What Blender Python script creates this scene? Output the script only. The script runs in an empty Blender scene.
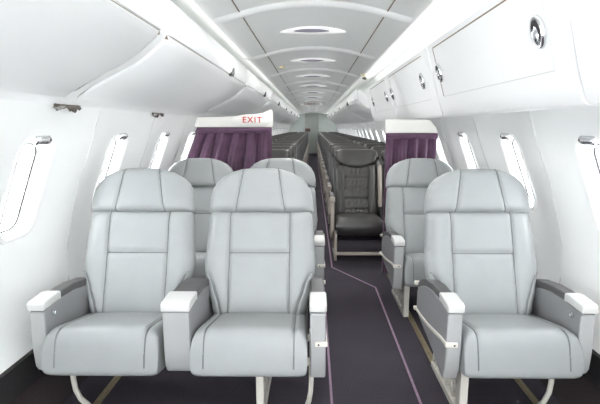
import bpy, math, random
from mathutils import Vector, Matrix
random.seed(4)
C = bpy.context.scene.collection
PI = math.pi

# ------------------------------------------------------------------ materials
def mat(name, col, rough=.5, metal=0., var=0., vscale=6., bump=0., bscale=200., emit=None, spec=.5, coat=0.):
    m = bpy.data.materials.new(name); m.use_nodes = True
    nt = m.node_tree; b = nt.nodes['Principled BSDF']
    b.inputs['Base Color'].default_value = (*col, 1)
    b.inputs['Roughness'].default_value = rough
    b.inputs['Metallic'].default_value = metal
    b.inputs['Specular IOR Level'].default_value = spec
    if coat: b.inputs['Coat Weight'].default_value = coat
    tc = nt.nodes.new('ShaderNodeTexCoord')
    if var:
        n = nt.nodes.new('ShaderNodeTexNoise'); n.inputs['Scale'].default_value = vscale; n.inputs['Detail'].default_value = 4
        r = nt.nodes.new('ShaderNodeValToRGB')
        r.color_ramp.elements[0].color = (*[c*(1-var) for c in col], 1)
        r.color_ramp.elements[1].color = (*[min(1, c*(1+var)) for c in col], 1)
        r.color_ramp.elements[0].position = .3; r.color_ramp.elements[1].position = .7
        nt.links.new(tc.outputs['Object'], n.inputs['Vector'])
        nt.links.new(n.outputs['Fac'], r.inputs['Fac']); nt.links.new(r.outputs['Color'], b.inputs['Base Color'])
    if bump:
        n2 = nt.nodes.new('ShaderNodeTexNoise'); n2.inputs['Scale'].default_value = bscale; n2.inputs['Detail'].default_value = 3
        bp = nt.nodes.new('ShaderNodeBump'); bp.inputs['Strength'].default_value = bump; bp.inputs['Distance'].default_value = .002
        nt.links.new(tc.outputs['Object'], n2.inputs['Vector'])
        nt.links.new(n2.outputs['Fac'], bp.inputs['Height']); nt.links.new(bp.outputs['Normal'], b.inputs['Normal'])
    if emit:
        b.inputs['Emission Color'].default_value = (*emit[0], 1); b.inputs['Emission Strength'].default_value = emit[1]
    return m

M = {}
M['wall'] = mat('wall_panel_white', (.90, .91, .905), .42, var=.015, vscale=3)
M['bin'] = mat('bin_white', (.915, .92, .925), .35, var=.012, vscale=2)
M['ceil'] = mat('ceiling_white', (.885, .90, .885), .5, var=.015, vscale=2)
M['rib'] = mat('ceiling_rib_white', (.92, .925, .915), .4)
M['seamdark'] = mat('brown_seam', (.24, .19, .14), .7)
M['seamgrey'] = mat('grey_seam', (.70, .71, .71), .6)
M['black'] = mat('black_rubber', (.014, .013, .014), .55, var=.2, vscale=30)
M['kick'] = mat('dark_kick_carpet', (.022, .015, .017), .95, var=.25, vscale=120)
def carpet():
    m = mat('purple_grey_carpet', (.054, .042, .064), .95, spec=.15)
    nt = m.node_tree; b = nt.nodes['Principled BSDF']
    tc = nt.nodes.new('ShaderNodeTexCoord')
    n = nt.nodes.new('ShaderNodeTexNoise'); n.inputs['Scale'].default_value = 170; n.inputs['Detail'].default_value = 5
    n2 = nt.nodes.new('ShaderNodeTexNoise'); n2.inputs['Scale'].default_value = 2.5
    ad = nt.nodes.new('ShaderNodeMath'); ad.operation = 'MULTIPLY_ADD'; ad.inputs[1].default_value = .35
    r = nt.nodes.new('ShaderNodeValToRGB')
    r.color_ramp.elements[0].color = (.026, .0225, .029, 1); r.color_ramp.elements[1].color = (.066, .058, .072, 1)
    r.color_ramp.elements[0].position = .4; r.color_ramp.elements[1].position = .95
    nt.links.new(tc.outputs['Object'], n.inputs['Vector']); nt.links.new(tc.outputs['Object'], n2.inputs['Vector'])
    nt.links.new(n2.outputs['Fac'], ad.inputs[0]); nt.links.new(n.outputs['Fac'], ad.inputs[2])
    nt.links.new(ad.outputs[0], r.inputs['Fac']); nt.links.new(r.outputs['Color'], b.inputs['Base Color'])
    bp = nt.nodes.new('ShaderNodeBump'); bp.inputs['Strength'].default_value = .6; bp.inputs['Distance'].default_value = .004
    nt.links.new(n.outputs['Fac'], bp.inputs['Height']); nt.links.new(bp.outputs['Normal'], b.inputs['Normal'])
    return m
M['carpet'] = carpet()
M['mauve'] = mat('mauve_line', (.25, .165, .235), .7, var=.15, vscale=60)
M['leather'] = mat('light_grey_leather', (.288, .300, .303), .42, var=.03, vscale=9, bump=.12, bscale=260)
M['stitch'] = mat('grey_stitching', (.15, .158, .162), .6)
M['dleather'] = mat('dark_grey_leather', (.046, .0435, .042), .33, var=.12, vscale=10, bump=.2, bscale=160)
M['dstitch'] = mat('dark_stitching', (.022, .02, .02), .6)
M['armgrey'] = mat('armrest_grey_plastic', (.235, .235, .245), .45, var=.02)
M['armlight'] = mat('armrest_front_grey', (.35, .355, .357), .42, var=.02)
M['cap'] = mat('armrest_white_cap', (.57, .57, .56), .38)
M['pad'] = mat('armrest_dark_pad', (.085, .083, .085), .5, var=.08, bump=.1)
M['ivory'] = mat('ivory_plastic', (.66, .63, .57), .4)
M['legwhite'] = mat('pale_painted_metal', (.60, .58, .53), .38, metal=.15)
M['beige'] = mat('beige_plastic', (.40, .355, .31), .45, var=.04)
M['alu'] = mat('cast_aluminium', (.60, .575, .52), .38, metal=.25, var=.1, vscale=40)
M['track'] = mat('seat_track_metal', (.27, .22, .14), .45, metal=.5, var=.25, vscale=90)
M['chrome'] = mat('chrome', (.72, .73, .75), .14, metal=1.)
M['dark'] = mat('dark_recess', (.03, .028, .03), .5)
M['shell'] = mat('seat_back_shell', (.20, .20, .205), .5)
def curtain_mat():
    m = mat('plum_curtain_fabric', (.088, .044, .08), .85, var=.16, vscale=14, bump=.3, bscale=500, spec=.2)
    b = m.node_tree.nodes['Principled BSDF']; b.inputs['Sheen Weight'].default_value = .25
    return m
M['curtain'] = curtain_mat()
M['header'] = mat('cream_header', (.62, .61, .575), .45)
M['signwhite'] = mat('sign_face', (.66, .65, .625), .35)
M['red'] = mat('sign_red', (.46, .012, .016), .5)
M['dimred'] = mat('sign_dim_red', (.32, .09, .07), .5)
M['bulk'] = mat('bulkhead_grey_green', (.64, .68, .655), .5, var=.03)
M['doorg'] = mat('door_grey_green', (.47, .50, .475), .5, var=.03)
M['brown'] = mat('brown_placard', (.13, .06, .055), .5)
M['cream'] = mat('cream_lens', (.80, .70, .46), .4)
M['violet'] = mat('grey_violet_louvre', (.33, .32, .39), .45)
M['olive'] = mat('olive_grille', (.16, .17, .12), .6)
M['cove'] = mat('cove_lamp', (.9, .9, .9), .5, emit=((1., .99, .97), 3.5))
M['cove1'] = mat('cove_lamp_soft', (.9, .9, .9), .5, emit=((1., .99, .97), 1.6))
M['cove2'] = mat('rear_cove_fill', (.9, .9, .9), .5, emit=((1., 1., .95), 1.1))
M['wash'] = mat('wash_lamp', (.9, .9, .9), .5, emit=((1., .99, .97), 2.0))
M['lens'] = mat('ceiling_lamp_lens', (.86, .86, .86), .35, emit=((1., .99, .96), .3))
M['gasket'] = mat('torn_brown_foam', (.10, .085, .075), .9, var=.4, vscale=60)
M['gasketlight'] = mat('torn_grey_foil', (.33, .32, .31), .6, var=.3, vscale=50)
def glass():
    m = bpy.data.materials.new('window_acrylic'); m.use_nodes = True
    nt = m.node_tree; nt.nodes.clear()
    o = nt.nodes.new('ShaderNodeOutputMaterial'); t = nt.nodes.new('ShaderNodeBsdfTransparent'); t.inputs[0].default_value = (.97, .98, .98, 1)
    g = nt.nodes.new('ShaderNodeBsdfGlossy'); g.inputs['Roughness'].default_value = .05
    mx = nt.nodes.new('ShaderNodeMixShader'); mx.inputs[0].default_value = .06
    nt.links.new(t.outputs[0], mx.inputs[1]); nt.links.new(g.outputs[0], mx.inputs[2]); nt.links.new(mx.outputs[0], o.inputs[0])
    return m
M['glass'] = glass()

# ------------------------------------------------------------------ mesh helpers
class MB:
    def __init__(s): s.v = []; s.f = []; s.m = []
    def add(s, verts, faces, mi=0):
        o = len(s.v); s.v += [tuple(p) for p in verts]
        for f in faces: s.f.append([i+o for i in f]); s.m.append(mi)
    def box(s, x0, x1, y0, y1, z0, z1, mi=0):
        v = [(x, y, z) for x in (x0, x1) for y in (y0, y1) for z in (z0, z1)]
        s.add(v, [(0, 1, 3, 2), (4, 6, 7, 5), (0, 4, 5, 1), (2, 3, 7, 6), (0, 2, 6, 4), (1, 5, 7, 3)], mi)
    def prism(s, poly, x0, x1, axis='x', mi=0):
        # poly of 2-D points in the plane normal to axis
        def P(a, b, t):
            return {'x': (t, a, b), 'y': (a, t, b), 'z': (a, b, t)}[axis]
        n = len(poly)
        v = [P(a, b, x0) for a, b in poly]+[P(a, b, x1) for a, b in poly]
        s.add(v, [list(range(n))[::-1], list(range(n, 2*n))]+[(i, (i+1) % n, n+(i+1) % n, n+i) for i in range(n)], mi)
    def tube(s, pts, r, seg=8, mi=0, caps=True):
        pts = [Vector(p) for p in pts]; n = len(pts)
        base = None; vs = []
        for i, p in enumerate(pts):
            t = (pts[min(i+1, n-1)]-pts[max(i-1, 0)]).normalized()
            if base is None:
                a = Vector((0, 0, 1)) if abs(t.z) < .9 else Vector((1, 0, 0))
                base = t.cross(a).normalized()
            base = (base-t*base.dot(t)).normalized(); b2 = t.cross(base)
            rr = r[i] if isinstance(r, (list, tuple)) else r
            for k in range(seg):
                an = 2*PI*k/seg; vs.append(p+base*math.cos(an)*rr+b2*math.sin(an)*rr)
        fs = [(i*seg+k, i*seg+(k+1) % seg, (i+1)*seg+(k+1) % seg, (i+1)*seg+k) for i in range(n-1) for k in range(seg)]
        if caps: fs += [list(range(seg))[::-1], list(range((n-1)*seg, n*seg))]
        s.add(vs, fs, mi)
    def grid(s, rows, mi=0, flip=False):
        n = len(rows[0]); v = [p for r in rows for p in r]
        f = [(i*n+j, i*n+j+1, (i+1)*n+j+1, (i+1)*n+j) for i in range(len(rows)-1) for j in range(n-1)]
        if flip: f = [q[::-1] for q in f]
        s.add(v, f, mi)
    def lathe(s, prof, c, ax, seg=20, sx=1., mi=0):
        # prof: (radius, height); ax: axis; sx squashes one radial direction
        ax = Vector(ax).normalized(); a = Vector((0, 0, 1)) if abs(ax.z) < .9 else Vector((0, 1, 0))
        u = ax.cross(a).normalized(); w = u.cross(ax).normalized(); c = Vector(c)
        vs = []
        for r, h in prof:
            for k in range(seg):
                t = 2*PI*k/seg; vs.append(c+ax*h+u*(r*sx*math.cos(t))+w*(r*math.sin(t)))
        fs = [(i*seg+k, i*seg+(k+1) % seg, (i+1)*seg+(k+1) % seg, (i+1)*seg+k) for i in range(len(prof)-1) for k in range(seg)]
        fs += [list(range(seg))[::-1], list(range((len(prof)-1)*seg, len(prof)*seg))]
        s.add(vs, fs, mi)
    def build(s, name, mats, parent=None, smooth=True, bevel=0., bseg=2, angle=40, recalc=True, loc=None):
        me = bpy.data.meshes.new(name); me.from_pydata(s.v, [], s.f)
        if not isinstance(mats, (list, tuple)): mats = [mats]
        for m in mats: me.materials.append(m)
        me.polygons.foreach_set('material_index', s.m)
        if recalc:
            import bmesh
            bm = bmesh.new(); bm.from_mesh(me); bmesh.ops.recalc_face_normals(bm, faces=bm.faces); bm.to_mesh(me); bm.free()
        if smooth:
            me.polygons.foreach_set('use_smooth', [True]*len(me.polygons))
            me.set_sharp_from_angle(angle=math.radians(angle))
        me.update()
        o = bpy.data.objects.new(name, me); C.objects.link(o)
        if parent: o.parent = parent
        if loc: o.location = loc
        if bevel:
            b = o.modifiers.new('bevel', 'BEVEL'); b.width = bevel; b.segments = bseg; b.limit_method = 'ANGLE'; b.angle_limit = math.radians(35)
            b.harden_normals = False
        return o

def tag(o, label, cat, group=None, kind=None):
    o['label'] = label; o['category'] = cat
    if group: o['group'] = group
    if kind: o['kind'] = kind
    return o
def thing(name, label, cat, loc=(0, 0, 0), group=None):
    o = bpy.data.objects.new(name, None); o.empty_display_size = .1; C.objects.link(o); o.location = loc
    return tag(o, label, cat, group)
def struct(o):
    o['kind'] = 'structure'; return o
def kids(o): return [c for c in bpy.data.objects if c.parent == o]
def dup(o, parent=None, table=None):
    if table is None:
        table = {}
        for c in bpy.data.objects:
            if c.parent: table.setdefault(c.parent.name, []).append(c)
    c = o.copy(); C.objects.link(c)
    if parent: c.parent = parent
    for ch in table.get(o.name, []): dup(ch, c, table)
    return c

def es(n):      # samples in [-1,1], dense near the ends
    return [math.sin(PI/2*(2*i/(n-1)-1)) for i in range(n)]
def interp(tab, t):
    if t <= tab[0][0]: return tab[0][1]
    for (a, x), (b, y) in zip(tab, tab[1:]):
        if t <= b:
            k = (t-a)/(b-a); k2 = k*k*(3-2*k)*.5+k*.5
            return x+(y-x)*k2
    return tab[-1][1]
def gs(x, w): return math.exp(-(x/w)**2)

def pillow(mb, org, A, B, N, L, wid, front, back, nu=33, nv=33, eu=5., ev=5., pw=2.2, pwb=None, seams=(), sr=.0022, smi=1, sag=None):
    """closed upholstered solid: wid(v) half width, front/back(u,v) thickness, u in -1..1, v in 0..1"""
    org, A, B, N = Vector(org), Vector(A).normalized(), Vector(B).normalized(), Vector(N).normalized()
    U = es(nu); V = [(x+1)/2 for x in es(nv)]
    def edge(u, v, side):
        q = (pwb or pw) if side < 0 else pw
        return max(0., (1-abs(u)**eu))**(1/q)*max(0., (1-abs(2*v-1)**ev))**(1/q)
    def pt(u, v, side):
        t = front(u, v) if side > 0 else -back(u, v)
        p = org+A*(u*wid(v))+B*(v*L)+N*(t*edge(u, v, side))
        if sag: p = p+sag(u, v)
        return p
    o = len(mb.v)
    vs = []; idx = {}
    for side in (1, -1):
        for j, v in enumerate(V):
            for i, u in enumerate(U):
                bd = i in (0, nu-1) or j in (0, nv-1)
                if side < 0 and bd: idx[(side, i, j)] = idx[(1, i, j)]; continue
                idx[(side, i, j)] = len(vs); vs.append(pt(u, v, side))
    fs = []
    for j in range(nv-1):
        for i in range(nu-1):
            a = [(i, j), (i+1, j), (i+1, j+1), (i, j+1)]
            fs.append([idx[(1, *q)] for q in a]); fs.append([idx[(-1, *q)] for q in a][::-1])
    mb.add(vs, fs, 0)
    for line in seams:
        pts = []
        side = 1
        if line[0] == 'under': side, line = -1, line[1]
        for (u0, v0), (u1, v1) in zip(line, line[1:]):
            n = 10
            for k in range(n): pts.append(pt(u0+(u1-u0)*k/n, v0+(v1-v0)*k/n, side))
        pts.append(pt(*line[-1], side))
        off = N*sr*.7 if side > 0 else -B*sr*.5
        mb.tube([p+off for p in pts], sr, 5, smi)

def arc(c, r, a0, a1, n):   # 2-D arc points, degrees
    return [(c[0]+r*math.cos(math.radians(a0+(a1-a0)*k/n)), c[1]+r*math.sin(math.radians(a0+(a1-a0)*k/n))) for k in range(n+1)]

tn = 0
def trim(mb, m, **kw):
    global tn; tn += 1
    return struct(mb.build('trim_%d' % tn, m, **kw))
# ------------------------------------------------------------------ the cabin shell
Y0, Y1 = -1.75, 21.0
WP = .775; WY0 = 1.815
PROF = [(0, 1.13), (.06, 1.165), (.15, 1.205), (.27, 1.245), (.36, 1.27), (.50, 1.287), (.66, 1.278), (.80, 1.254), (.95, 1.213), (1.05, 1.17), (1.15, 1.125), (1.25, 1.082), (1.33, 1.046), (1.45, .985), (1.60, .91), (1.75, .865), (1.97, .86)]
def wx(z):
    # smooth monotone-ish interpolation (Catmull-Rom)
    P = PROF
    for i in range(len(P)-1):
        if z <= P[i+1][0] or i == len(P)-2:
            z0, x0 = P[i]; z1, x1 = P[i+1]
            m0 = (x1-P[i-1][1])/(z1-P[i-1][0]) if i > 0 else (x1-x0)/(z1-z0)
            m1 = (P[i+2][1]-x0)/(P[i+2][0]-z0) if i+2 < len(P) else (x1-x0)/(z1-z0)
            h = z1-z0; t = (z-z0)/h
            return x0*(2*t**3-3*t**2+1)+m0*h*(t**3-2*t**2+t)+x1*(-2*t**3+3*t**2)+m1*h*(t**3-t**2)
    return P[-1][1]
fl = MB(); fl.box(-1.30, 1.30, Y0-.3, Y1+.2, -.06, 0)
struct(fl.build('floor', M['carpet'], smooth=False))

ZLO, ZHI = .27, 1.36
WZ, WHY, WHZ, WR = .985, .105, .205, .068      # window centre height, half sizes, corner radius
def rrect(hy, hz, r, n):
    pts = []
    for cx, cz, a in ((hy-r, hz-r, 0), (-(hy-r), hz-r, 90), (-(hy-r), -(hz-r), 180), (hy-r, -(hz-r), 270)):
        pts += arc((cx, cz), r, a, a+90, n)
    return pts
def ring(hy, hz, r):    # 4 x (7+ edge midpoints) points ordered by quadrant
    return rrect(hy, hz, r, 8)
def outer_ring(hy, z0, z1, zc):
    # rectangle perimeter matched with the 36 ring points
    pts = []
    cor = [(hy, z1), (-hy, z1), (-hy, z0), (hy, z0)]
    for q in range(4):
        c = cor[q]
        for k in range(9):
            t = (k-4)/4.
            if q == 0: p = (hy, z1*1) if t == 0 else ((hy, zc+(z1-zc)*(1+t)) if t < 0 else (hy*(1-t), z1))
            if q == 1: p = (-hy*(-t), z1) if t < 0 else (-hy, z1+(zc-z1)*t)
            if q == 2: p = (-hy, zc+(z0-zc)*(1+t)) if t < 0 else (-hy*(1-t), z0)
            if q == 3: p = (hy*(1+t), z0) if t < 0 else (hy, z0+(zc-z0)*t)
            if q == 1 and t < 0: p = (-hy*(1+t), z1)
            pts.append(p)
    return pts
def build_wall(side, name):
    mb = MB(); k0 = math.floor((Y0-WY0)/WP); k1 = math.ceil((Y1-WY0)/WP)
    IN = ring(WHY, WHZ, WR); OUT = outer_ring(WP/2, ZLO, ZHI, WZ)
    def P(y, z, dy, push=0.):
        sc = .024*math.cos(2*PI*dy/WP)*max(0, 1-((z-.95)/.36)**2)   # panels scooped round each window
        return (side*(wx(z)+sc+push), y, z)
    n = len(IN)
    for k in range(k0, k1+1):
        yc = WY0+k*WP
        rows = []
        for t, push in ((0, .05), (0, .006), (.04, 0), (.12, 0), (.25, 0), (.4, 0), (.55, 0), (.7, 0), (.85, 0), (1, 0)):
            r = []
            for i in range(n):
                a, b = IN[i]; c, d = OUT[i]
                y = a+(c-a)*t; z = WZ+b+(d-(WZ+b))*t
                r.append(P(yc+y, z, y, push))
            r.append(r[0]); rows.append(r)
        mb.grid(rows)
    ys = [WY0+(k0-.5)*WP+i*WP/8 for i in range((k1-k0+1)*8+1)]
    zs = [.165+(ZLO-.165)*i/3 for i in range(4)]
    zs2 = [ZHI+(1.96-ZHI)*i/6 for i in range(7)]
    mb.grid([[(side*wx(z), y, z) for z in zs] for y in ys])
    up = MB(); up.grid([[(side*wx(z), y, z) for z in zs2] for y in ys]); trim(up, M['wall'], recalc=False)  # upper side wall behind the bins, built apart and named as trim
    zs3 = [-.03]+[.165*i/4 for i in range(5)]
    mb.grid([[(side*wx(max(0, z)), y, z) for z in zs3] for y in ys], 1)
    o = mb.build(name, [M['wall'], M['kick']], recalc=False, angle=50)
    struct(o)
    # black kick strip
    b = MB()
    pr = [(.158, .0), (.164, .012), (.262, .012), (.268, 0)]
    b.grid([[(side*(wx(z)-d), y, z) for z, d in pr] for y in (Y0, Y1)])
    struct(b.build('baseboard_'+name.split('_')[1], M['black'], smooth=False))
build_wall(-1, 'wall_left'); build_wall(1, 'wall_right')

wn = 0
def window(side, k, protos={}):
    global wn
    wn += 1
    yc = WY0+k*WP
    if side not in protos:
        root = bpy.data.objects.new('window_%d' % wn, None); C.objects.link(root); struct(root)
        def P(y, z, push): return (side*(wx(WZ+z)+.024*math.cos(2*PI*y/WP)+push), y, WZ+z)
        f = MB(); rows = []
        for g, push in ((.022, .0), (.020, -.010), (.006, -.012), (-.004, -.004), (-.012, .03), (-.02, .052)):
            R = ring(WHY+g, WHZ+g, WR+g*.6); rows.append([P(a, b, push) for a, b in R+R[:1]])
        f.grid(rows); f.build('window_frame', M['rib'], root)
        gk = MB(); R = ring(WHY-.021, WHZ-.021, WR-.015)
        gk.tube([P(a, b, .045) for a, b in R+R[:1]], .0035, 6); gk.build('window_gasket', M['dark'], root)
        gl = MB(); R = ring(WHY-.012, WHZ-.012, WR-.01)
        n = len(R); gl.add([P(a, b, .05) for a, b in R], [list(range(n))]); gl.build('window_pane', M['glass'], root, smooth=False)
        h = MB()
        zt = WHZ-.012
        h.grid([[P(y, zt+.022-.03*t, -.014-.012*math.sin(PI*t)) for t in (0, .25, .5, .75, 1)] for y in (-.045, -.03, 0, .03, .045)])
        ho = h.build('shade_handle', M['chrome'], root)
        sd = ho.modifiers.new('solid', 'SOLIDIFY'); sd.thickness = .008
        protos[side] = root; o = root
    else:
        o = dup(protos[side]); o.name = 'window_%d' % wn
    o.location = (0, yc, 0)
for side in (-1, 1):
    for k in range(-4, 24): window(side, k)

# panel seams on the side walls
for side in (-1, 1):
    for k in range(-1, 8):
        y = WY0+(k+.5)*WP; mb = MB()
        mb.tube([(side*(wx(z)-.024*max(0, 1-((z-.95)/.36)**2)), y, z) for z in [.28+i*.07 for i in range(17)]], .0032, 6)
        trim(mb, M['seamgrey'])

# ceiling
def cz(x):
    x = abs(x)
    if x < .39: return 1.92-.052*(x/.39)**2
    if x < .56: return 1.868-.27*(x-.39)
    return 1.8221+.45*(x-.56)-.25*(x-.56)**2
RY0, RP = 2.60, 1.39
xs = sorted([-.87+1.74*i/40 for i in range(41)]+[-.56, .56])
mb = MB(); ys = [Y0+(Y1-Y0)*i/30 for i in range(31)]
mb.grid([[(x, y, cz(x)) for x in xs] for y in ys])
struct(mb.build('ceiling', M['ceil'], recalc=False))
for k in range(-3, 14):
    y = RY0+k*RP; mb = MB()
    xr = [-.57+1.14*i/40 for i in range(41)]
    pr = [(-.055, .002), (-.04, -.010), (-.015, -.020), (.015, -.020), (.04, -.010), (.055, .002)]
    mb.grid([[(x, y+a, cz(x)+d*min(1, 8*(1-abs(x)/.57)+.02)) for a, d in pr] for x in xr])
    trim(mb, M['rib'])
for sx in (-1, 1):
    mb = MB(); ysr = [y for y in [Y0+.02+i*.1 for i in range(200)] if y < 9.0]
    mb.box(sx*.405-.003, sx*.405+.003, Y0, 5.6, cz(.405)-.0032, cz(.405)+.01)
    mb.box(sx*.405-.002, sx*.405+.002, 5.6, 19, cz(.405)-.002, cz(.405)+.01)
    trim(mb, M['seamdark'], smooth=False)
mb = MB(); xx = [.405+.2*i/6 for i in range(7)]
mb.tube([(-x, RY0+RP+.06, cz(x)-.001) for x in xx], .0028, 5); trim(mb, M['seamdark'])
mb = MB(); mb.tube([(x, RY0+2*RP-.3, cz(x)-.001) for x in [-.4+.95*i/20 for i in range(21)]], .002, 5); trim(mb, M['seamgrey'])

# end walls
mb = MB()
def endpoly(): 
    r = [(wx(z), z) for z in [i*.08 for i in range(25)]]+[(.86, cz(.86)), (.7, cz(.7)), (.56, cz(.56)), (.4, cz(.4)), (.2, cz(.2)), (0, cz(0))]
    return r+[(-x, z) for x, z in r[::-1][1:]]
ep = endpoly()
mb.prism(ep, Y1, Y1+.12, 'y')
struct(mb.build('wall_back', M['bulk'], smooth=False))
dr = MB(); dr.prism([(-.385, 0), (.265, 0), (.265, 1.80), (.235, 1.855), (-.355, 1.855), (-.385, 1.80)], Y1-.035, Y1-.002, 'y')
d = dr.build('door_1', M['doorg'], bevel=.008, smooth=False); struct(d)
dj = MB(); dj.prism([(-.43, 0), (-.395, 0), (-.395, 1.865), (.275, 1.865), (.275, 0), (.31, 0), (.31, 1.885), (-.43, 1.885)], Y1-.05, Y1-.001, 'y')
dj.build('door_frame', M['bulk'], d, smooth=False)
hd = MB(); hd.lathe([(.02, 0), (.02, .03), (.034, .035), (.034, .05)], (-.33, Y1-.035, .92), (0, -1, 0)); hd.build('door_handle', M['dark'], d)
# front bulkhead behind the camera with an unseen opening added to let in frontal light
mb = MB()
half = [(x, z) for x, z in ep if x >= 0]
DW, DH = .33, 1.72
for sg in (-1, 1):
    mb.prism([(sg*DW, 0)]+[(sg*x, z) for x, z in half if z <= 1.84 and x > .86-.001]+[(sg*.86, 1.96), (sg*DW, cz(DW)+.04)], Y0-.12, Y0, 'y')
mb.prism([(-DW, DH), (DW, DH), (DW, 1.96), (-DW, 1.96)], Y0-.12, Y0, 'y')
struct(mb.build('wall_front', M['wall'], smooth=False))

# ------------------------------------------------------------------ overhead bins
def smooth_poly(pts, n=6):
    P = [Vector((*p, 0)) for p in pts]; out = []
    for i in range(len(P)-1):
        p0 = P[max(i-1, 0)]; p1 = P[i]; p2 = P[i+1]; p3 = P[min(i+2, len(P)-1)]
        for k in range(n):
            t = k/n
            q = .5*((2*p1)+(p2-p0)*t+(2*p0-5*p1+4*p2-p3)*t*t+(3*p1-p0-3*p2+p3)*t**3)
            out.append((q.x, q.y))
    out.append(tuple(pts[-1])); return out
UNDER = smooth_poly([(1.050, 1.326), (1.00, 1.378), (.89, 1.437), (.75, 1.508), (.655, 1.580), (.628, 1.606), (.618, 1.6215)])
DOORP = smooth_poly([(.612, 1.628), (.598, 1.67), (.595, 1.73), (.598, 1.755), (.602, 1.766)])
def big_bin(side, L, first, rounded_end=0):
    """root at the unit's near end, length L along +Y"""
    r = bpy.data.objects.new('overhead_bin', None); C.objects.link(r)
    g = .035
    ys = [g, g+.01, g+.03]+[g+.03+(L-2*g-.06)*i/4 for i in range(1, 4)]+[L-g-.03, L-g-.01, L-g]
    def inset(y):
        d = min(y-g, L-g-y)
        return .016*(1-min(1, max(0, d)/.03))**2
    b = MB()
    def loop(y):
        i = inset(y)
        return [(side*(x+i*.8), y, z+i) for x, z in UNDER]+[(side*.64, y, 1.63), (side*.635, y, 1.70), (side*.64, y, 1.755), (side*.68, y, 1.75), (side*.75, y, 1.70), (side*.90, y, 1.47), (side*1.00, y, 1.385), (side*1.050, y, 1.326)]
    rows = [loop(y) for y in ys]
    b.grid(rows); n = len(rows[0])-1
    b.add(rows[0][:n], [list(range(n))]); b.add(rows[-1][:n], [list(range(n))])
    b.build('bin_body', M['bin'], r, angle=50)
    d = MB()
    back = [(x+.024, z) for x, z in DOORP[::-1]]
    def dl(y):
        i = inset(y); return [(side*(x+i), y, z) for x, z in DOORP]+[(side*x, y, z) for x, z in back]
    rows = [dl(y)+[dl(y)[0]] for y in ys]; n = len(rows[0])-1
    d.grid(rows); d.add(rows[0][:n], [list(range(n))]); d.add(rows[-1][:n], [list(range(n))])
    d.build('bin_door', M['bin'], r, angle=50)
    s = MB(); s.box(side*.632-.008, side*.632+.008, g+.01, L-g-.01, 1.611, 1.634); s.build('door_seal', M['seamdark'], r, smooth=False)
    # pale filler strip closing the gap to the next unit
    s = MB(); pts = UNDER+[(.618, 1.63), (.606, 1.68), (.601, 1.74), (.606, 1.764)]
    s.grid([[(side*(x+.008), y, z+.005) for x, z in pts] for y in (-g, g)]); s.build('gap_filler', M['rib'], r, recalc=False)
    l = MB(); yl = L*.645
    l.prism([(yl-.035, 1.625), (yl+.035, 1.625), (yl+.035, 1.675), (yl+.022, 1.672), (yl+.012, 1.645), (yl-.02, 1.637)], side*.586, side*.606)
    l.build('latch', M['shell'], r, bevel=.003, smooth=False)
    l2 = MB(); l2.prism([(yl-.055, 1.612), (yl+.03, 1.612), (yl+.03, 1.628), (yl-.04, 1.626)], side*.592, side*.614); l2.build('latch_plate', M['dark'], r, smooth=False)
    return r
ordn = ['first', 'second', 'third', 'fourth', 'fifth', 'sixth', 'seventh', 'eighth', 'ninth', 'tenth', 'eleventh', 'twelfth', 'thirteenth', 'fourteenth', 'fifteenth', 'sixteenth', 'seventeenth', 'eighteenth', 'nineteenth', 'twentieth', 'twenty-first']
pl = big_bin(-1, 2.25, True)
spots = [-.33, 1.92, 4.17, 6.42, 8.67, 10.92, 13.17, 15.42, 17.67]
LB = ['big white overhead bin in the upper left corner, nearest on the left side',
      'white overhead bin on the left after the first bright seam, above the purple curtain',
      'white overhead bin on the left directly behind the exit sign header',
      'fourth white overhead bin from the front along the left side',
      'fifth white overhead bin from the front along the left side',
      'sixth white overhead bin from the front along the left side',
      'seventh white overhead bin from the front along the left side',
      'eighth white overhead bin from the front on the left, last but one',
      'small far white overhead bin on the left, last before the rear bulkhead']
for i, y in enumerate(spots):
    o = pl if i == 0 else dup(pl)
    o.location = (0, y, 0); tag(o, LB[i], 'overhead bin', 'curved overhead bins along the left side')
pr_ = big_bin(1, 2.25, True)
RB = ['curved white overhead bin on the right behind the three latched bins',
      'second curved white overhead bin on the right of the rear cabin',
      'third curved white overhead bin on the right of the rear cabin',
      'fourth curved white overhead bin on the right of the rear cabin',
      'fifth curved white overhead bin on the right, last but one',
      'far curved white overhead bin on the right, last before the rear bulkhead']
for i, y in enumerate([6.42, 8.67, 10.92, 13.17, 15.42, 17.67]):
    o = pr_ if i == 0 else dup(pr_)
    o.location = (0, y, 0); tag(o, RB[i], 'overhead bin', 'curved overhead bins on the right of the rear cabin')

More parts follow.
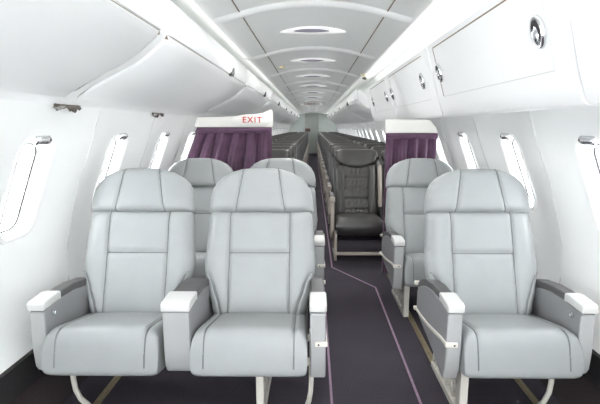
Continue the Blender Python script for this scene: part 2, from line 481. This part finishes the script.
# slim right-hand bins of the front cabin
FACE = [(.875, 1.312), (.862, 1.325), (.845, 1.375), (.827, 1.43), (.79, 1.56), (.74, 1.722), (.731, 1.752)]
def fx(z):
    t = FACE
    for (x0, z0), (x1, z1) in zip(t, t[1:]):
        if z <= z1: return x0+(x1-x0)*(z-z0)/(z1-z0)
    return t[-1][0]
def slim_bin(L, y0, y1, latches):
    r = bpy.data.objects.new('overhead_bin', None); C.objects.link(r)
    b = MB()
    pts = [(1.06, 1.335), (.95, 1.318), (.905, 1.307)]+FACE+[(.86, 1.66), (1.0, 1.40)]
    pts = [(1.03, 1.345), (.95, 1.318), (.905, 1.307)]+FACE+[(.80, 1.65), (.93, 1.46)]
    ys = [.0004, .002, L-.002, L-.0004]
    rows = []
    for i, y in enumerate(ys):
        s = .001 if i in (0, 3) else 0
        rows.append([(x+s, y, z+s*.4) for x, z in pts]+[(pts[0][0]+s, y, pts[0][1]+s*.4)])
    b.grid(rows); n = len(pts); b.add(rows[0][:n], [list(range(n))]); b.add(rows[-1][:n], [list(range(n))])
    b.build('bin_body', M['bin'], r, angle=30)
    z0, z1 = 1.432, 1.718
    d = MB(); nz = 6
    zs = [z0+(z1-z0)*i/nz for i in range(nz+1)]
    rows = [[(fx(z)-.0016, y, z) for z in zs] for y in (y0, y1)]
    d.grid(rows)
    per = [(y0, z) for z in zs]+[(y1, z) for z in zs[::-1]]
    d.grid([[(fx(z)-.0016, y, z) for y, z in per+per[:1]], [(fx(z)+.001, y, z) for y, z in per+per[:1]]])
    d.build('bin_door', M['bin'], r, smooth=False)
    g = MB()     # dark shut-line around the door: strong at the top and far edge, thin below
    def strip(ya, yb, za, zb):
        zz = [za+(zb-za)*i/4 for i in range(5)]
        g.grid([[(fx(z)-.0006, y, z) for z in zz] for y in (ya, yb)])
    strip(y0-.002, y1+.008, z1-.004, z1+.007)
    strip(y1-.004, y1+.016, z0, z1)
    g.build('shut_line', M['seamdark'], r, recalc=False, smooth=False)
    g2 = MB(); zz = [z0-.004, z0+.002]
    g2.grid([[(fx(z)-.001, y, z) for z in zz] for y in (y0, y1)])
    zz = [z0+(z1-z0)*i/4 for i in range(5)]
    g2.grid([[(fx(z)-.001, y, z) for z in zz] for y in (y0-.003, y0+.003)])
    g2.build('fine_shut_line', M['seamgrey'], r, recalc=False, smooth=False)
    nrm = Vector((-1, 0, -.30)).normalized()
    for yl, zl in latches:
        c = Vector((fx(zl)-.0075, yl, zl))
        l = MB(); l.lathe([(.059, -.003), (.059, .005), (.054, .011), (.046, .011), (.041, .005), (.036, .003)], c, nrm, 28, .66)
        lo = l.build('latch', M['chrome'], r)
        k = MB(); k.lathe([(.040, .0035), (.040, .0055)], c, nrm, 24, .66); k.build('latch_recess', M['dark'], lo)
        k = MB(); u = Vector((0, 1, 0)); w = nrm.cross(u).normalized()
        k.lathe([(.032, .006), (.032, .010), (.022, .013)], c+w*(-.010)*(1 if w.z > 0 else -1)+u*.004, nrm, 20, .55); k.build('latch_lever', M['chrome'], lo)
    return r
units = [(1.46, 1.53, .11, 1.40, [(.155, 1.565), (1.365, 1.57)], 'slim white overhead bin on the right with the largest door and nearest chrome latches'),
         (3.01, 1.63, .16, 1.47, [(.25, 1.565), (1.47, 1.565)], 'slim white overhead bin on the right with two latches, middle of the three'),
         (4.66, 1.70, .10, 1.26, [(.17, 1.565), (1.22, 1.565)], 'slim white overhead bin on the right with the smallest door, farthest of the three')]
for y, L, a, b_, la, lb in units:
    o = slim_bin(L, a, b_, la); o.location = (0, y, 0); tag(o, lb, 'overhead bin', 'slim latched overhead bins on the right')
o = slim_bin(1.55, .1, 1.3, [(.3, 1.565)]); o.location = (0, -.11, 0)
tag(o, 'plain white end of a slim overhead bin in the upper right corner', 'overhead bin', 'slim latched overhead bins on the right')

# cove lamps over the front bins; rear strips added to brighten the rear
def cove(name, x, z, ya, yb, sx, lab, m):
    cv = MB(); cv.grid([[(sx*x, y, z) for y in (ya, yb)], [(sx*(x+.028), y, z+.022) for y in (ya, yb)]])
    o = cv.build(name, M[m], recalc=False, smooth=False); tag(o, lab, 'light', 'cove light strips on top of the bins')
cove('cove_light', .748, 1.757, -1.7, 6.35, 1, 'bright cove light strip on top of the slim right bins', 'cove')
cove('cove_light', .624, 1.768, -1.7, 6.35, -1, 'bright cove light strip on top of the front left bins', 'cove1')
cove('cove_light', .624, 1.768, 6.45, 20.9, 1, 'added dim fill light strip on top of the rear right bins', 'cove2')
cove('cove_light', .624, 1.768, 6.45, 20.9, -1, 'added dim fill light strip on top of the rear left bins', 'cove2')
# ------------------------------------------------------------------ ceiling fixtures
def lamp():
    r = bpy.data.objects.new('ceiling_light', None); C.objects.link(r)
    def lens(mb, hx, hy, dz, x0=0., n=24):
        top = []; rows = []
        for s in (1., .9, .6, .0):
            rr = []
            for i in range(2*n):
                t = i/n*PI; c = math.cos(t); sn = math.sin(t)
                x = hx*c; y = hy*(abs(sn)**1.0)*(1 if sn >= 0 else -1)*(1-abs(c)**2)**.15
                rr.append((x0+x*s, y*s, cz(x0+x*s)-dz*(1-s**3)-.001))
            rr.append(rr[0]); rows.append(rr)
        mb.grid(rows)
    a = MB(); lens(a, .235, .10, .024); a.build('lamp_lens', M['lens'], r)
    b = MB(); lens(b, .128, .05, .012); o = b.build('louvre', M['violet'], r); o.location = (-.012, -.05, -.0165)
    return r
lp = lamp()
for k in range(12):
    o = lp if k == 0 else dup(lp)
    o.location = (0, 3.27+1.39*k, 0)
    tag(o, ('%s lens shaped ceiling light from the front of the cabin ceiling' % ordn[k]).replace('first lens', 'nearest lens'), 'ceiling light', 'lens shaped lights down the ceiling')
for (x, y, lab) in ((-.335, 4.9, 'small round cream sensor on the left of the ceiling'), (.567, 5.17, 'small round cream sensor on the right of the ceiling by the bins')):
    b = MB(); b.lathe([(.036, .002), (.036, .01), (.028, .018), (.012, .021)], (0, 0, 0), (0, 0, -1), 24)
    o = b.build('ceiling_sensor', M['cream']); o.location = (x, y, cz(x)+.002); tag(o, lab, 'sensor')
b = MB(); b.lathe([(.05, 0), (.05, .012), (.04, .02)], (0, 0, 0), (-.27, 0, -1), 24, 1.0)
o = b.build('speaker_grille', M['olive']); o.location = (.64, 5.75, cz(.64)); o.scale = (.7, 1.4, 1); tag(o, 'small dark oval speaker grille at the right ceiling edge', 'speaker')

# ------------------------------------------------------------------ text
def text_mesh(txt, size, name, m, parent, depth=.002, spacing=1.0, bold=.0):
    cu = bpy.data.curves.new('t', 'FONT'); cu.body = txt; cu.size = size; cu.extrude = depth; cu.align_x = 'CENTER'; cu.align_y = 'CENTER'; cu.space_character = spacing; cu.offset = bold
    t = bpy.data.objects.new('t', cu); C.objects.link(t)
    bpy.context.view_layer.update()
    dg = bpy.context.evaluated_depsgraph_get()
    me = bpy.data.meshes.new_from_object(t.evaluated_get(dg)); bpy.data.objects.remove(t)
    me.materials.clear(); me.materials.append(m); me.name = name
    o = bpy.data.objects.new(name, me); C.objects.link(o); o.parent = parent
    return o

# ------------------------------------------------------------------ class divider: headers, curtains, exit sign
YD = 3.62
h = MB()
h.prism([(-.955, 1.238), (-.335, 1.238), (-.325, 1.25), (-.325, 1.372), (-.345, 1.378), (-.40, 1.352), (-.55, 1.328), (-.75, 1.318), (-.93, 1.318)], YD-.03, YD+.03, 'y')
tag(h.build('curtain_header', M['header'], bevel=.004, smooth=False), 'cream header panel over the left purple curtain carrying the exit sign', 'panel')
h = MB(); h.prism([(.582, 1.192), (1.00, 1.192), (.985, 1.24), (.945, 1.285), (.92, 1.300), (.582, 1.300)], YD-.03, YD+.03, 'y')
tag(h.build('curtain_header', M['header'], bevel=.004, smooth=False), 'cream header panel over the right purple curtain', 'panel')
s = thing('exit_sign', 'white oval sign with red EXIT letters above the left purple curtain', 'sign', (-.495, YD-.032, 1.295))
b = MB(); b.lathe([(1, -.001), (1, .006), (.9, .010)], (0, 0, 0), (0, -1, 0), 40)
o = b.build('sign_face', M['signwhite'], s); o.scale = (.16, 1, .046)
t = text_mesh('EXIT', .066, 'letters', M['red'], s, .0015, 1.22, .0009); t.rotation_euler = (PI/2, 0, 0); t.location = (.008, -.0115, 0)

def curtain(x0f, x1, ztop, zbot, nfold, ph, name, lab):
    mb = MB(); nu, nz = 150, 26
    rows = []
    for j in range(nz+1):
        z = ztop+(zbot-ztop)*j/nz
        xa, xb = x0f(z), x1
        amp = .006+.026*min(1, j/7)
        r = []
        for i in range(nu+1):
            u = i/nu
            w = math.sin(2*PI*(nfold*u+.22*math.sin(5*u+ph))+ph+.25*math.sin(j*.3))+.35*math.sin(2*PI*nfold*2.3*u+ph*2)
            r.append((xa+(xb-xa)*u, YD+amp*w*.8, z))
        rows.append(r)
    mb.grid(rows)
    o = mb.build(name, M['curtain'], recalc=False, angle=180)
    sd = o.modifiers.new('solid', 'SOLIDIFY'); sd.thickness = .003
    hm = MB(); hm.grid([[(x0f(z)+(x1-x0f(z))*i/20, YD-.034, z) for i in range(21)] for z in (ztop+.002, ztop-.02, ztop-.045)])
    ho = hm.build('heading_band', M['curtain'], o, recalc=False)
    sd = ho.modifiers.new('solid', 'SOLIDIFY'); sd.thickness = .003
    tag(o, lab, 'curtain')
curtain(lambda z: -(wx(max(.3, z))-.155), -.335, 1.236, .02, 6.5, .6, 'curtain', 'plum purple curtain on the left below the exit sign')
curtain(lambda z: .588, 1.0, 1.19, .02, 4.5, 2.1, 'curtain', 'plum purple curtain on the right behind the white single seats')

# ------------------------------------------------------------------ first-class seats
ARM_TOP = .545
def armrest(root, xc, w, outer):
    """outer: -1/+1 for an aisle side panel with ivory strip, 0 for plain; inner button handled by caller"""
    x0, x1 = xc-w/2, xc+w/2
    b = MB()
    top = [(.012, .505), (.10, .517), (.24, .508), (.36, .487), (.43, .463), (.50, .43)]
    if outer:
        poly = [(.03, .20), (.004, .26), (-.004, .34), (0, .50)]+top[1:]+[(.518, .40), (.515, .31), (.48, .285), (.36, .265), (.25, .25), (.166, .234), (.08, .207)]
    else:
        poly = [(.02, .232), (.004, .26), (-.003, .34), (0, .50)]+top[1:]+[(.51, .40), (.505, .32), (.40, .27), (.25, .245)]
    n = len(poly)
    b.prism(poly, x0, x1)
    a = b.build('armrest', [M['armgrey'], M['armlight']], root, bevel=.008, bseg=3, smooth=True, angle=50)
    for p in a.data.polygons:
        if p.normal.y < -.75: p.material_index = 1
    c = MB(); c.prism([(-.008, .506), (-.008, .535), (.004, ARM_TOP), (.10, ARM_TOP+.006), (.125, ARM_TOP), (.125, .508), (.10, .512), (.01, .508)], x0-.003, x1+.003)
    c.build('armrest_cap', M['cap'], a, bevel=.007, bseg=3)
    d = MB(); d.prism([(.126, .508), (.126, .541), (.24, .538), (.36, .52), (.44, .495), (.505, .455), (.515, .42), (.505, .41), (.43, .455), (.36, .485), (.24, .507)], x0+.002, x1-.002)
    d.build('armrest_pad', M['pad'], a, bevel=.006, bseg=3)
    if outer:
        xo = x0 if outer < 0 else x1
        s = MB(); so = .006*outer
        ln = [(.515, .306), (.40, .312), (.28, .327), (.16, .348), (.07, .366), (.0, .372)]
        poly = [(y, z+.008) for y, z in ln]+[(y, z-.008) for y, z in ln[::-1]]
        xa, xb = sorted((xo-.002*outer, xo+so)); s.prism(poly, xa, xb)
        xa, xb = sorted((xo+so, xo-.044*outer)); s.box(xa, xb, -.011, .012, .361, .381)
        s.build('trim_strip', M['ivory'], a, bevel=.003)
        k = MB(); k.lathe([(.004, 0), (.004, .002)], (xo-.03*outer, -.0115, .371), (0, -1, 0), 10); k.build('screw', M['dark'], a)
        for zz, yy in ((.445, .515), (.306, .516)):
            k = MB(); k.box(xo-.012, xo+.012, yy-.008, yy+.016, zz-.008, zz+.008); k.build('hinge_cap', M['ivory'], a, bevel=.002)
    return a
def recline_button(a, x, sgn):
    k = MB(); k.lathe([(.013, 0), (.013, .004), (.009, .006), (.008, .004)], (x, .06, .475), (sgn, 0, 0), 18); k.build('recline_button', M['chrome'], a)

def fc_seat(root, xc, bx=0.):
    # cushion
    m = MB(); hw = .237
    B = Vector((0, 1, -.22)).normalized(); N = Vector((0, .22, 1)).normalized()
    def fr(u, v): return .098+.006*(1-u*u)-.010*gs(u-.77, .03)-.010*gs(u+.77, .03)
    pillow(m, (xc, -.03, .338), (1, 0, 0), B, N, .50, lambda v: hw*(1-.02*v), fr, lambda u, v: .100, 81, 49, 16., 12., 3.0, pwb=9.,
           seams=[[(sg*.77, v) for v in (.0, .0008, .003, .008, .02, .05, .12)]+[(sg*.765, .5), (sg*.74, .97)] for sg in (-1, 1)]+[('under', [(sg*.77, v) for v in (.0, .000001, .00002, .0003)]) for sg in (-1, 1)], sr=.003)
    m.build('seat_cushion', [M['leather'], M['stitch']], root, angle=70)
    xc += bx
    # backrest
    m = MB(); B = Vector((0, .235, .68)).normalized(); N = Vector((0, -.68, .235)).normalized()
    wt = [(0, .212), (.12, .23), (.28, .252), (.42, .268), (.52, .273), (.60, .268), (.75, .264), (.9, .258), (1, .25)]
    def wid(v): return interp(wt, v)
    def lowcurve(v):   # bolster seam, |u| as a function of v
        return .93-.13*max(0, min(1, (.42-v)/.40))**.5 if v < .42 else 9
    def fr(u, v):
        t = .058+.014*gs(abs(u)-.82, .22)
        au = abs(u); us = min(.78, .146/wid(v))
        t -= .011*gs(au-us, .028)
        if au < us: t -= .010*gs((v-.60), .022)
        t -= .010*gs(au-lowcurve(v), .03)
        t += .006*gs(v-.3, .2)*(1 if au < us else 0)*(1-(au/us)**4)
        t -= .012*gs(v-.62, .02)*(1 if au > .93 else 0)
        return t
    sm = []
    for sg in (-1, 1):
        sm.append([(sg*min(.78, .146/wid(v)), v) for v in (.03, .1, .2, .3, .4, .5, .6, .75, .9, .985)])
        sm.append([(sg*lowcurve(v), v) for v in (.02, .08, .16, .24, .32, .38, .41)]+[(sg*.95, .425)])
    sm.append([(-.55, .60), (0, .60), (.55, .60)])
    pillow(m, (xc, .335, .325), (1, 0, 0), B, N, .525, wid, fr, lambda u, v: .05, 97, 81, 8., 14., 2.4, seams=sm, sr=.0026)
    bk = m.build('backrest', [M['leather'], M['stitch']], root, angle=70)
    # headrest: its own domed cushion at the top
    m = MB(); L = .230
    ht = [(0, .255), (.06, .261), (.3, .258), (.5, .248), (.66, .230), (.78, .204), (.88, .164), (.95, .118), (1, .06)]
    def hwid(v): return interp(ht, v)
    def seamx(v): return .36+.10*(1-v)
    def hf(u, v):
        x = u*hwid(v)
        s = .122-.040*v
        return .072-.004*u*u-.008*gs(abs(x)-s, .008)
    sm = [[(sg*(.122-.040*v)/hwid(v), v) for v in (.03, .2, .4, .6, .75, .85, .92, .96)] for sg in (-1, 1)]
    o0 = Vector((xc, .335, .325))+B*.512
    pillow(m, o0, (1, 0, 0), B, N, L, hwid, hf, lambda u, v: .05, 97, 49, 7., 8., 2.3, seams=sm, sr=.0026)
    m.build('headrest', [M['leather'], M['stitch']], bk, angle=70)
    # moulded shell behind
    m = MB(); pillow(m, Vector((xc, .36, .30))-N*.03, (1, 0, 0), B, N, .66, lambda v: .235-.05*v*v, lambda u, v: .01, lambda u, v: .035, 21, 15, 6, 6)
    m.build('back_shell', M['shell'], bk)

def truss(root, x, flip=1):
    """cast perforated spar leg in the y-z plane"""
    m = MB(); w = .012
    def bar(p, q, r=.011): m.tube([(x, *p), (x, *q)], r, 6)
    P = [(.07, .235), (.08, .02), (.44, .02), (.30, .235)]
    m.prism([(.045, .24), (.045, .0), (.085, .0), (.085, .24)], x-.016, x+.016)
    m.prism([(.06, .0), (.48, .0), (.48, .03), (.06, .035)], x-.018, x+.018)
    m.prism([(.06, .20), (.42, .20), (.42, .245), (.06, .245)], x-.014, x+.014)
    m.prism([(.40, .245), (.46, .03), (.49, .03), (.43, .245)], x-.010, x+.010)
    for k in range(4):
        y = .085+k*.088
        m.prism([(y, .20), (y+.02, .20), (y+.098, .03), (y+.078, .03)], x-.008, x+.008)
        m.prism([(y+.07, .20), (y+.09, .20), (y+.012, .03), (y-.006, .03)], x-.006, x+.006)
    m.prism([(.07, .105), (.45, .105), (.45, .125), (.07, .125)], x-.007, x+.007)
    o = m.build('leg', M['alu'], root, bevel=.003, smooth=False)
    b = MB(); b.box(x-.017, x+.017, .036, .052, .0, .25); b.build('front_plate', M['legwhite'], o, bevel=.003, smooth=False)
def tube_leg(root, x, bend):
    m = MB()
    pts = [(x, .06, .26), (x, .06, .17), (x+.004*bend, .062, .12), (x+.018*bend, .07, .07), (x+.04*bend, .085, .03), (x+.05*bend, .10, .0)]
    m.tube(pts, .011, 10); m.build('leg', M['legwhite'], root)
    m = MB(); m.tube([(x, .36, .26), (x, .38, .0)], .011, 8); m.build('leg', M['legwhite'], root)
def beams(root, x0, x1):
    m = MB(); m.tube([(x0, .08, .245), (x1, .08, .245)], .018, 10); m.tube([(x0, .36, .215), (x1, .36, .215)], .018, 10); m.build('support_beam', M['alu'], root)

FG = 'light grey leather seats in the front cabin'
def make_double():
    r = thing('double_seat', '', 'seat', (0, 0, 0))
    fc_seat(r, -.293, .008); fc_seat(r, .310)
    a = armrest(r, -.552, .064, 0); recline_button(a, -.552+.032, 1)
    a = armrest(r, .014, .112, 0)
    a = armrest(r, .590, .064, 1)
    tube_leg(r, -.462, 1); truss(r, .345); tube_leg(r, .562, -.5)
    beams(r, -.5, .6)
    return r
def make_single():
    r = thing('single_seat', '', 'seat', (0, 0, 0))
    fc_seat(r, 0, -.026)
    a = armrest(r, -.272, .062, -1)
    a = armrest(r, .258, .06, 0); recline_button(a, .258-.03, -1)
    truss(r, -.205); tube_leg(r, .17, -1); beams(r, -.24, .25)
    return r
ds = make_double(); ds.location = (-.568, 1.673, 0)
tag(ds, 'pale grey leather double seat in the left foreground, nearest pair to camera', 'seat', FG)
d2 = dup(ds); d2.location = (-.548, 2.72, 0); d2.scale = (1, 1, .98)
tag(d2, 'pale grey leather double seat on the left, second row, before the purple curtain', 'seat', FG)
ss = make_single(); ss.location = (.845, 1.673, 0)
tag(ss, 'pale grey leather single seat in the right foreground, nearest to camera', 'seat', FG)
s2 = dup(ss); s2.location = (.822, 2.72, 0); s2.scale = (1, 1, .98)
tag(s2, 'pale grey leather single seat on the right, second row, before the purple curtain', 'seat', FG)

# ------------------------------------------------------------------ economy seats
def econ_seat(root, xc):
    m = MB(); B = Vector((0, 1, -.10)).normalized(); N = Vector((0, .10, 1)).normalized()
    pillow(m, (xc, -.02, .342), (1, 0, 0), B, N, .47, lambda v: .226, lambda u, v: .085+.008*(1-u*u), lambda u, v: .10, 25, 21, 9., 6., 2.4)
    m.build('seat_cushion', M['dleather'], root, angle=70)
    m = MB(); B = Vector((0, .17, .66)).normalized(); N = Vector((0, -.66, .17)).normalized()
    def fr(u, v):
        au = abs(u); t = .045+.016*gs(au-.80, .18)
        t -= .010*gs(au-.56, .03)
        if au < .56:
            for q in (.12, .32, .52, .72): t -= .012*gs(v-q, .024)
            t += .0045*math.sin(u*31+5*math.sin(v*17))*(1-(au/.56)**2)
        return t
    sm = [[(sg*.56, .05), (sg*.56, .5), (sg*.56, .97)] for sg in (-1, 1)]+[[(-.55, q), (0, q), (.55, q)] for q in (.12, .32, .52, .72)]
    pillow(m, (xc, .37, .36), (1, 0, 0), B, N, .53, lambda v: .205+.004*v, fr, lambda u, v: .03, 61, 61, 8., 10., 2.3, seams=sm, sr=.0016)
    bk = m.build('backrest', [M['dleather'], M['dstitch']], root, angle=70)
    m = MB(); L = .20
    tw = [(0, .14), (.06, .175), (.25, .208), (.5, .218), (.75, .214), (.9, .20), (1, .155)]
    def sag(u, v): return Vector((0, 0, .055*abs(u)**2.2*(1-v)))
    o0 = Vector((xc, .37, .36))+B*.475
    pillow(m, o0+N*.01, (1, 0, 0), B, N, L, lambda v: interp(tw, v), lambda u, v: .062+.02*abs(u)**3-.004*gs(abs(u)-.45, .03), lambda u, v: .04, 37, 25, 6., 5., 2.2, seams=[], sag=sag)
    m.build('headrest', [M['dleather'], M['dstitch']], bk, angle=70)
    m = MB(); pillow(m, Vector((xc, .385, .34))-N*.02, (1, 0, 0), B, N, .63, lambda v: .22, lambda u, v: .01, lambda u, v: .025, 13, 11, 6, 6)
    m.build('back_shell', M['pad'], bk)
def econ_arm(root, x, w, raised=False, outer=0):
    m = MB()
    if raised:
        B = Vector((0, .17, .66)).normalized(); p = Vector((x, .35, .46))
        m.tube([p+B*t for t in (0, .05, .2, .36, .42)], [w*.4, w*.55, w*.55, w*.55, w*.35], 10)
        m.build('armrest', M['beige'], root)
        return
    m.prism([(.06, .555), (.045, .575), (.05, .60), (.09, .612), (.36, .605), (.40, .59), (.40, .56), (.34, .555)], x-w/2, x+w/2)
    a = m.build('armrest', M['pad'], root, bevel=.008, bseg=2)
    s = MB(); s.prism([(.02, .27), (.015, .30), (.04, .45), (.045, .556), (.085, .556), (.085, .46), (.07, .30), (.065, .27)], x-w*.42, x+w*.42)
    s.build('arm_post', M['beige'], a, bevel=.006)
    s = MB(); s.prism([(.07, .28), (.085, .46), (.12, .45), (.30, .40), (.44, .36), (.44, .30), (.30, .27)], x-w*.36, x+w*.36)
    s.build('side_panel', M['pad'], a, bevel=.006)
    k = MB(); k.box(x-w*.55, x+w*.55, .035, .06, .555, .605); k.build('front_cap', M['beige'], a, bevel=.006)
def make_econ(s):
    """s=+1: aisle side at -x"""
    r = thing('economy_double_seat', '', 'seat')
    for xc in (-.235, .235): econ_seat(r, xc)
    econ_arm(r, -s*.487, .04, outer=1); econ_arm(r, 0, .04, raised=True); econ_arm(r, s*.487, .035)
    for x in (-s*.455, s*.18):
        m = MB()
        m.prism([(.03, .28), (.03, 0), (.065, 0), (.065, .28)], x-.013, x+.013)
        m.prism([(.03, 0), (.42, 0), (.42, .022), (.03, .022)], x-.012, x+.012)
        m.prism([(.30, .27), (.40, .02), (.43, .02), (.34, .27)], x-.011, x+.011)
        m.build('leg', M['beige'], r, bevel=.003, smooth=False)
    m = MB(); m.box(-.46, .46, .02, .04, .055, .085); m.build('baggage_bar', M['beige'], r, bevel=.004, smooth=False)
    m = MB(); m.tube([(-.47, .07, .268), (.47, .07, .268)], .018, 8); m.tube([(-.47, .34, .25), (.47, .34, .25)], .018, 8); m.build('support_beam', M['alu'], r)
    return r
EY, EP = 3.97, .80
er = make_econ(1); el = make_econ(-1)
NR = 21
for side, proto, cxx in ((1, er, .668), (-1, el, -.668)):
    for i in range(NR):
        o = proto if i == 0 else dup(proto)
        o.location = (cxx, EY+EP*i, 0)
        sd = 'right' if side > 0 else 'left'
        if i == 0:
            lb = ('dark grey leather double seat facing us beside the right purple curtain, front of its block' if side > 0
                  else 'dark leather double seat right behind the left purple curtain, front of its block')
        elif i == NR-1: lb = 'last dark leather double seat on the %s, against the rear bulkhead' % sd
        else: lb = '%s dark leather double seat back from the purple curtain on the %s' % (ordn[i], sd)
        tag(o, lb, 'seat', 'dark leather double seats on the %s of the rear cabin' % sd)

# ------------------------------------------------------------------ floor lines and seat tracks
def line(pts, w=.011, z=.0025):
    mb = MB()
    for (xa, ya), (xb, yb) in zip(pts, pts[1:]):
        d = Vector((xb-xa, yb-ya)).normalized(); n = Vector((-d.y, d.x))*w/2
        q = [(xa+n.x, ya+n.y), (xb+n.x, yb+n.y), (xb-n.x, yb-n.y), (xa-n.x, ya-n.y)]
        mb.prism(q, 0, z, 'z')
    trim(mb, M['mauve'], smooth=False)
line([(.088, -1.6), (.088, 3.3), (-.17, 3.80), (-.17, 20.5)], .0115)
line([(.492, -1.6), (.492, 3.3), (.172, 3.80), (.172, 20.5)], .0115)
for x, ya, yb in ((.645, -1.6, 3.6), (-.223, -1.6, 3.6), (-.98, -1.6, 3.6), (1.02, -1.6, 3.6)):
    mb = MB(); mb.box(x-.016, x+.016, ya, yb, 0, .004); mb.box(x-.006, x+.006, ya, yb, .004, .007); trim(mb, M['track'], smooth=False)

# ------------------------------------------------------------------ small things
def scrap(y, w, lab, seed):
    rnd = random.Random(seed); r = thing('torn_seal', lab, 'torn seal', (0, y, 0))
    mb = MB(); n = 16; rows = []
    for i in range(n):
        t = i/(n-1); d = (.016*rnd.random()+.008*math.sin(9*t+seed))*(1 if 0 < i < n-1 else .2)
        rows.append([(-1.040+.006*rnd.random(), -w/2+w*t, 1.333-(.012+d)*k/3) for k in range(4)])
    mb.grid(rows)
    o = mb.build('torn_strip', M['gasket'], r, recalc=False); sd = o.modifiers.new('solid', 'SOLIDIFY'); sd.thickness = .004
    mb = MB(); mb.tube([(-1.03, -w/2-.03+.03*k, 1.318-.005*math.sin(k*1.7)) for k in range(4)], [.002, .006, .008, .003], 7)
    mb.build('loose_foil', M['gasketlight'], r)
scrap(1.90, .2, 'torn brown foam seal hanging under the left bin above the nearest window', 2)
scrap(3.0, .22, 'small torn brown seal under the left bin near the purple curtain', 5)

sg = thing('aisle_sign', 'far ceiling sign with small red letters over the aisle', 'sign', (-.04, 12.3, 1.86))
b = MB(); b.box(-.31, .31, -.04, .04, -.045, .05); b.build('sign_box', M['rib'], sg, bevel=.008)
b = MB(); b.box(-.21, .21, -.046, -.039, -.038, .036); b.build('sign_panel', M['signwhite'], sg, bevel=.002)
t = text_mesh('EXIT', .085, 'letters', M['dimred'], sg, .001, 1.35, .001); t.rotation_euler = (PI/2, 0, 0); t.location = (0, -.048, 0)
pc = MB(); pc.box(-.12, .12, -.006, 0, -.075, .075); o = pc.build('placard', M['brown'], smooth=False); o.location = (-.25, Y1-.036, 1.10)
tag(o, 'small brown placard on the far grey door', 'placard')

# ------------------------------------------------------------------ light
w = bpy.data.worlds.new('overcast_daylight'); bpy.context.scene.world = w; w.use_nodes = True
bg = w.node_tree.nodes['Background']; bg.inputs[0].default_value = (.95, .98, 1., 1); bg.inputs[1].default_value = 13.0
def area(name, loc, rot, sx, sy, power, col=(1, 1, 1)):
    l = bpy.data.lights.new(name, 'AREA'); l.shape = 'RECTANGLE'; l.size = sx; l.size_y = sy; l.energy = power; l.color = col
    o = bpy.data.objects.new(name, l); C.objects.link(o); o.location = loc; o.rotation_euler = rot
    return o

for k in range(-2, 12):
    l = area('ceiling_lamp_light', (0, 3.27+1.39*k, 1.872), (0, 0, 0), .34, .10, 3.5 if k < 0 else 6.0 if k < 3 else 4.2, (1, .985, .96)); l.data.spread = math.radians(175)
area('bounce_fill', (0, -1.15, 1.0), (math.radians(180-25), 0, 0), .5, .5, 8)  # unseen fill added behind the camera, aimed up to lift the near ceiling
# ------------------------------------------------------------------ camera and colour
cam = bpy.data.cameras.new('camera'); co = bpy.data.objects.new('camera', cam); C.objects.link(co)
co.location = (0, 0, 1.24); co.rotation_euler = (math.radians(90-9.648), 0, math.radians(.7)); cam.shift_x = -7.6/600
cam.sensor_width = 36; cam.lens = 441/600*36; cam.clip_start = .02
sc = bpy.context.scene; sc.camera = co
sc.cycles.max_bounces = 16; sc.cycles.diffuse_bounces = 12; sc.cycles.transparent_max_bounces = 16
sc.view_settings.view_transform = 'Standard'; sc.view_settings.look = 'None'; sc.view_settings.gamma = 1; sc.view_settings.use_curve_mapping = False
sc.view_settings.exposure = 0.6
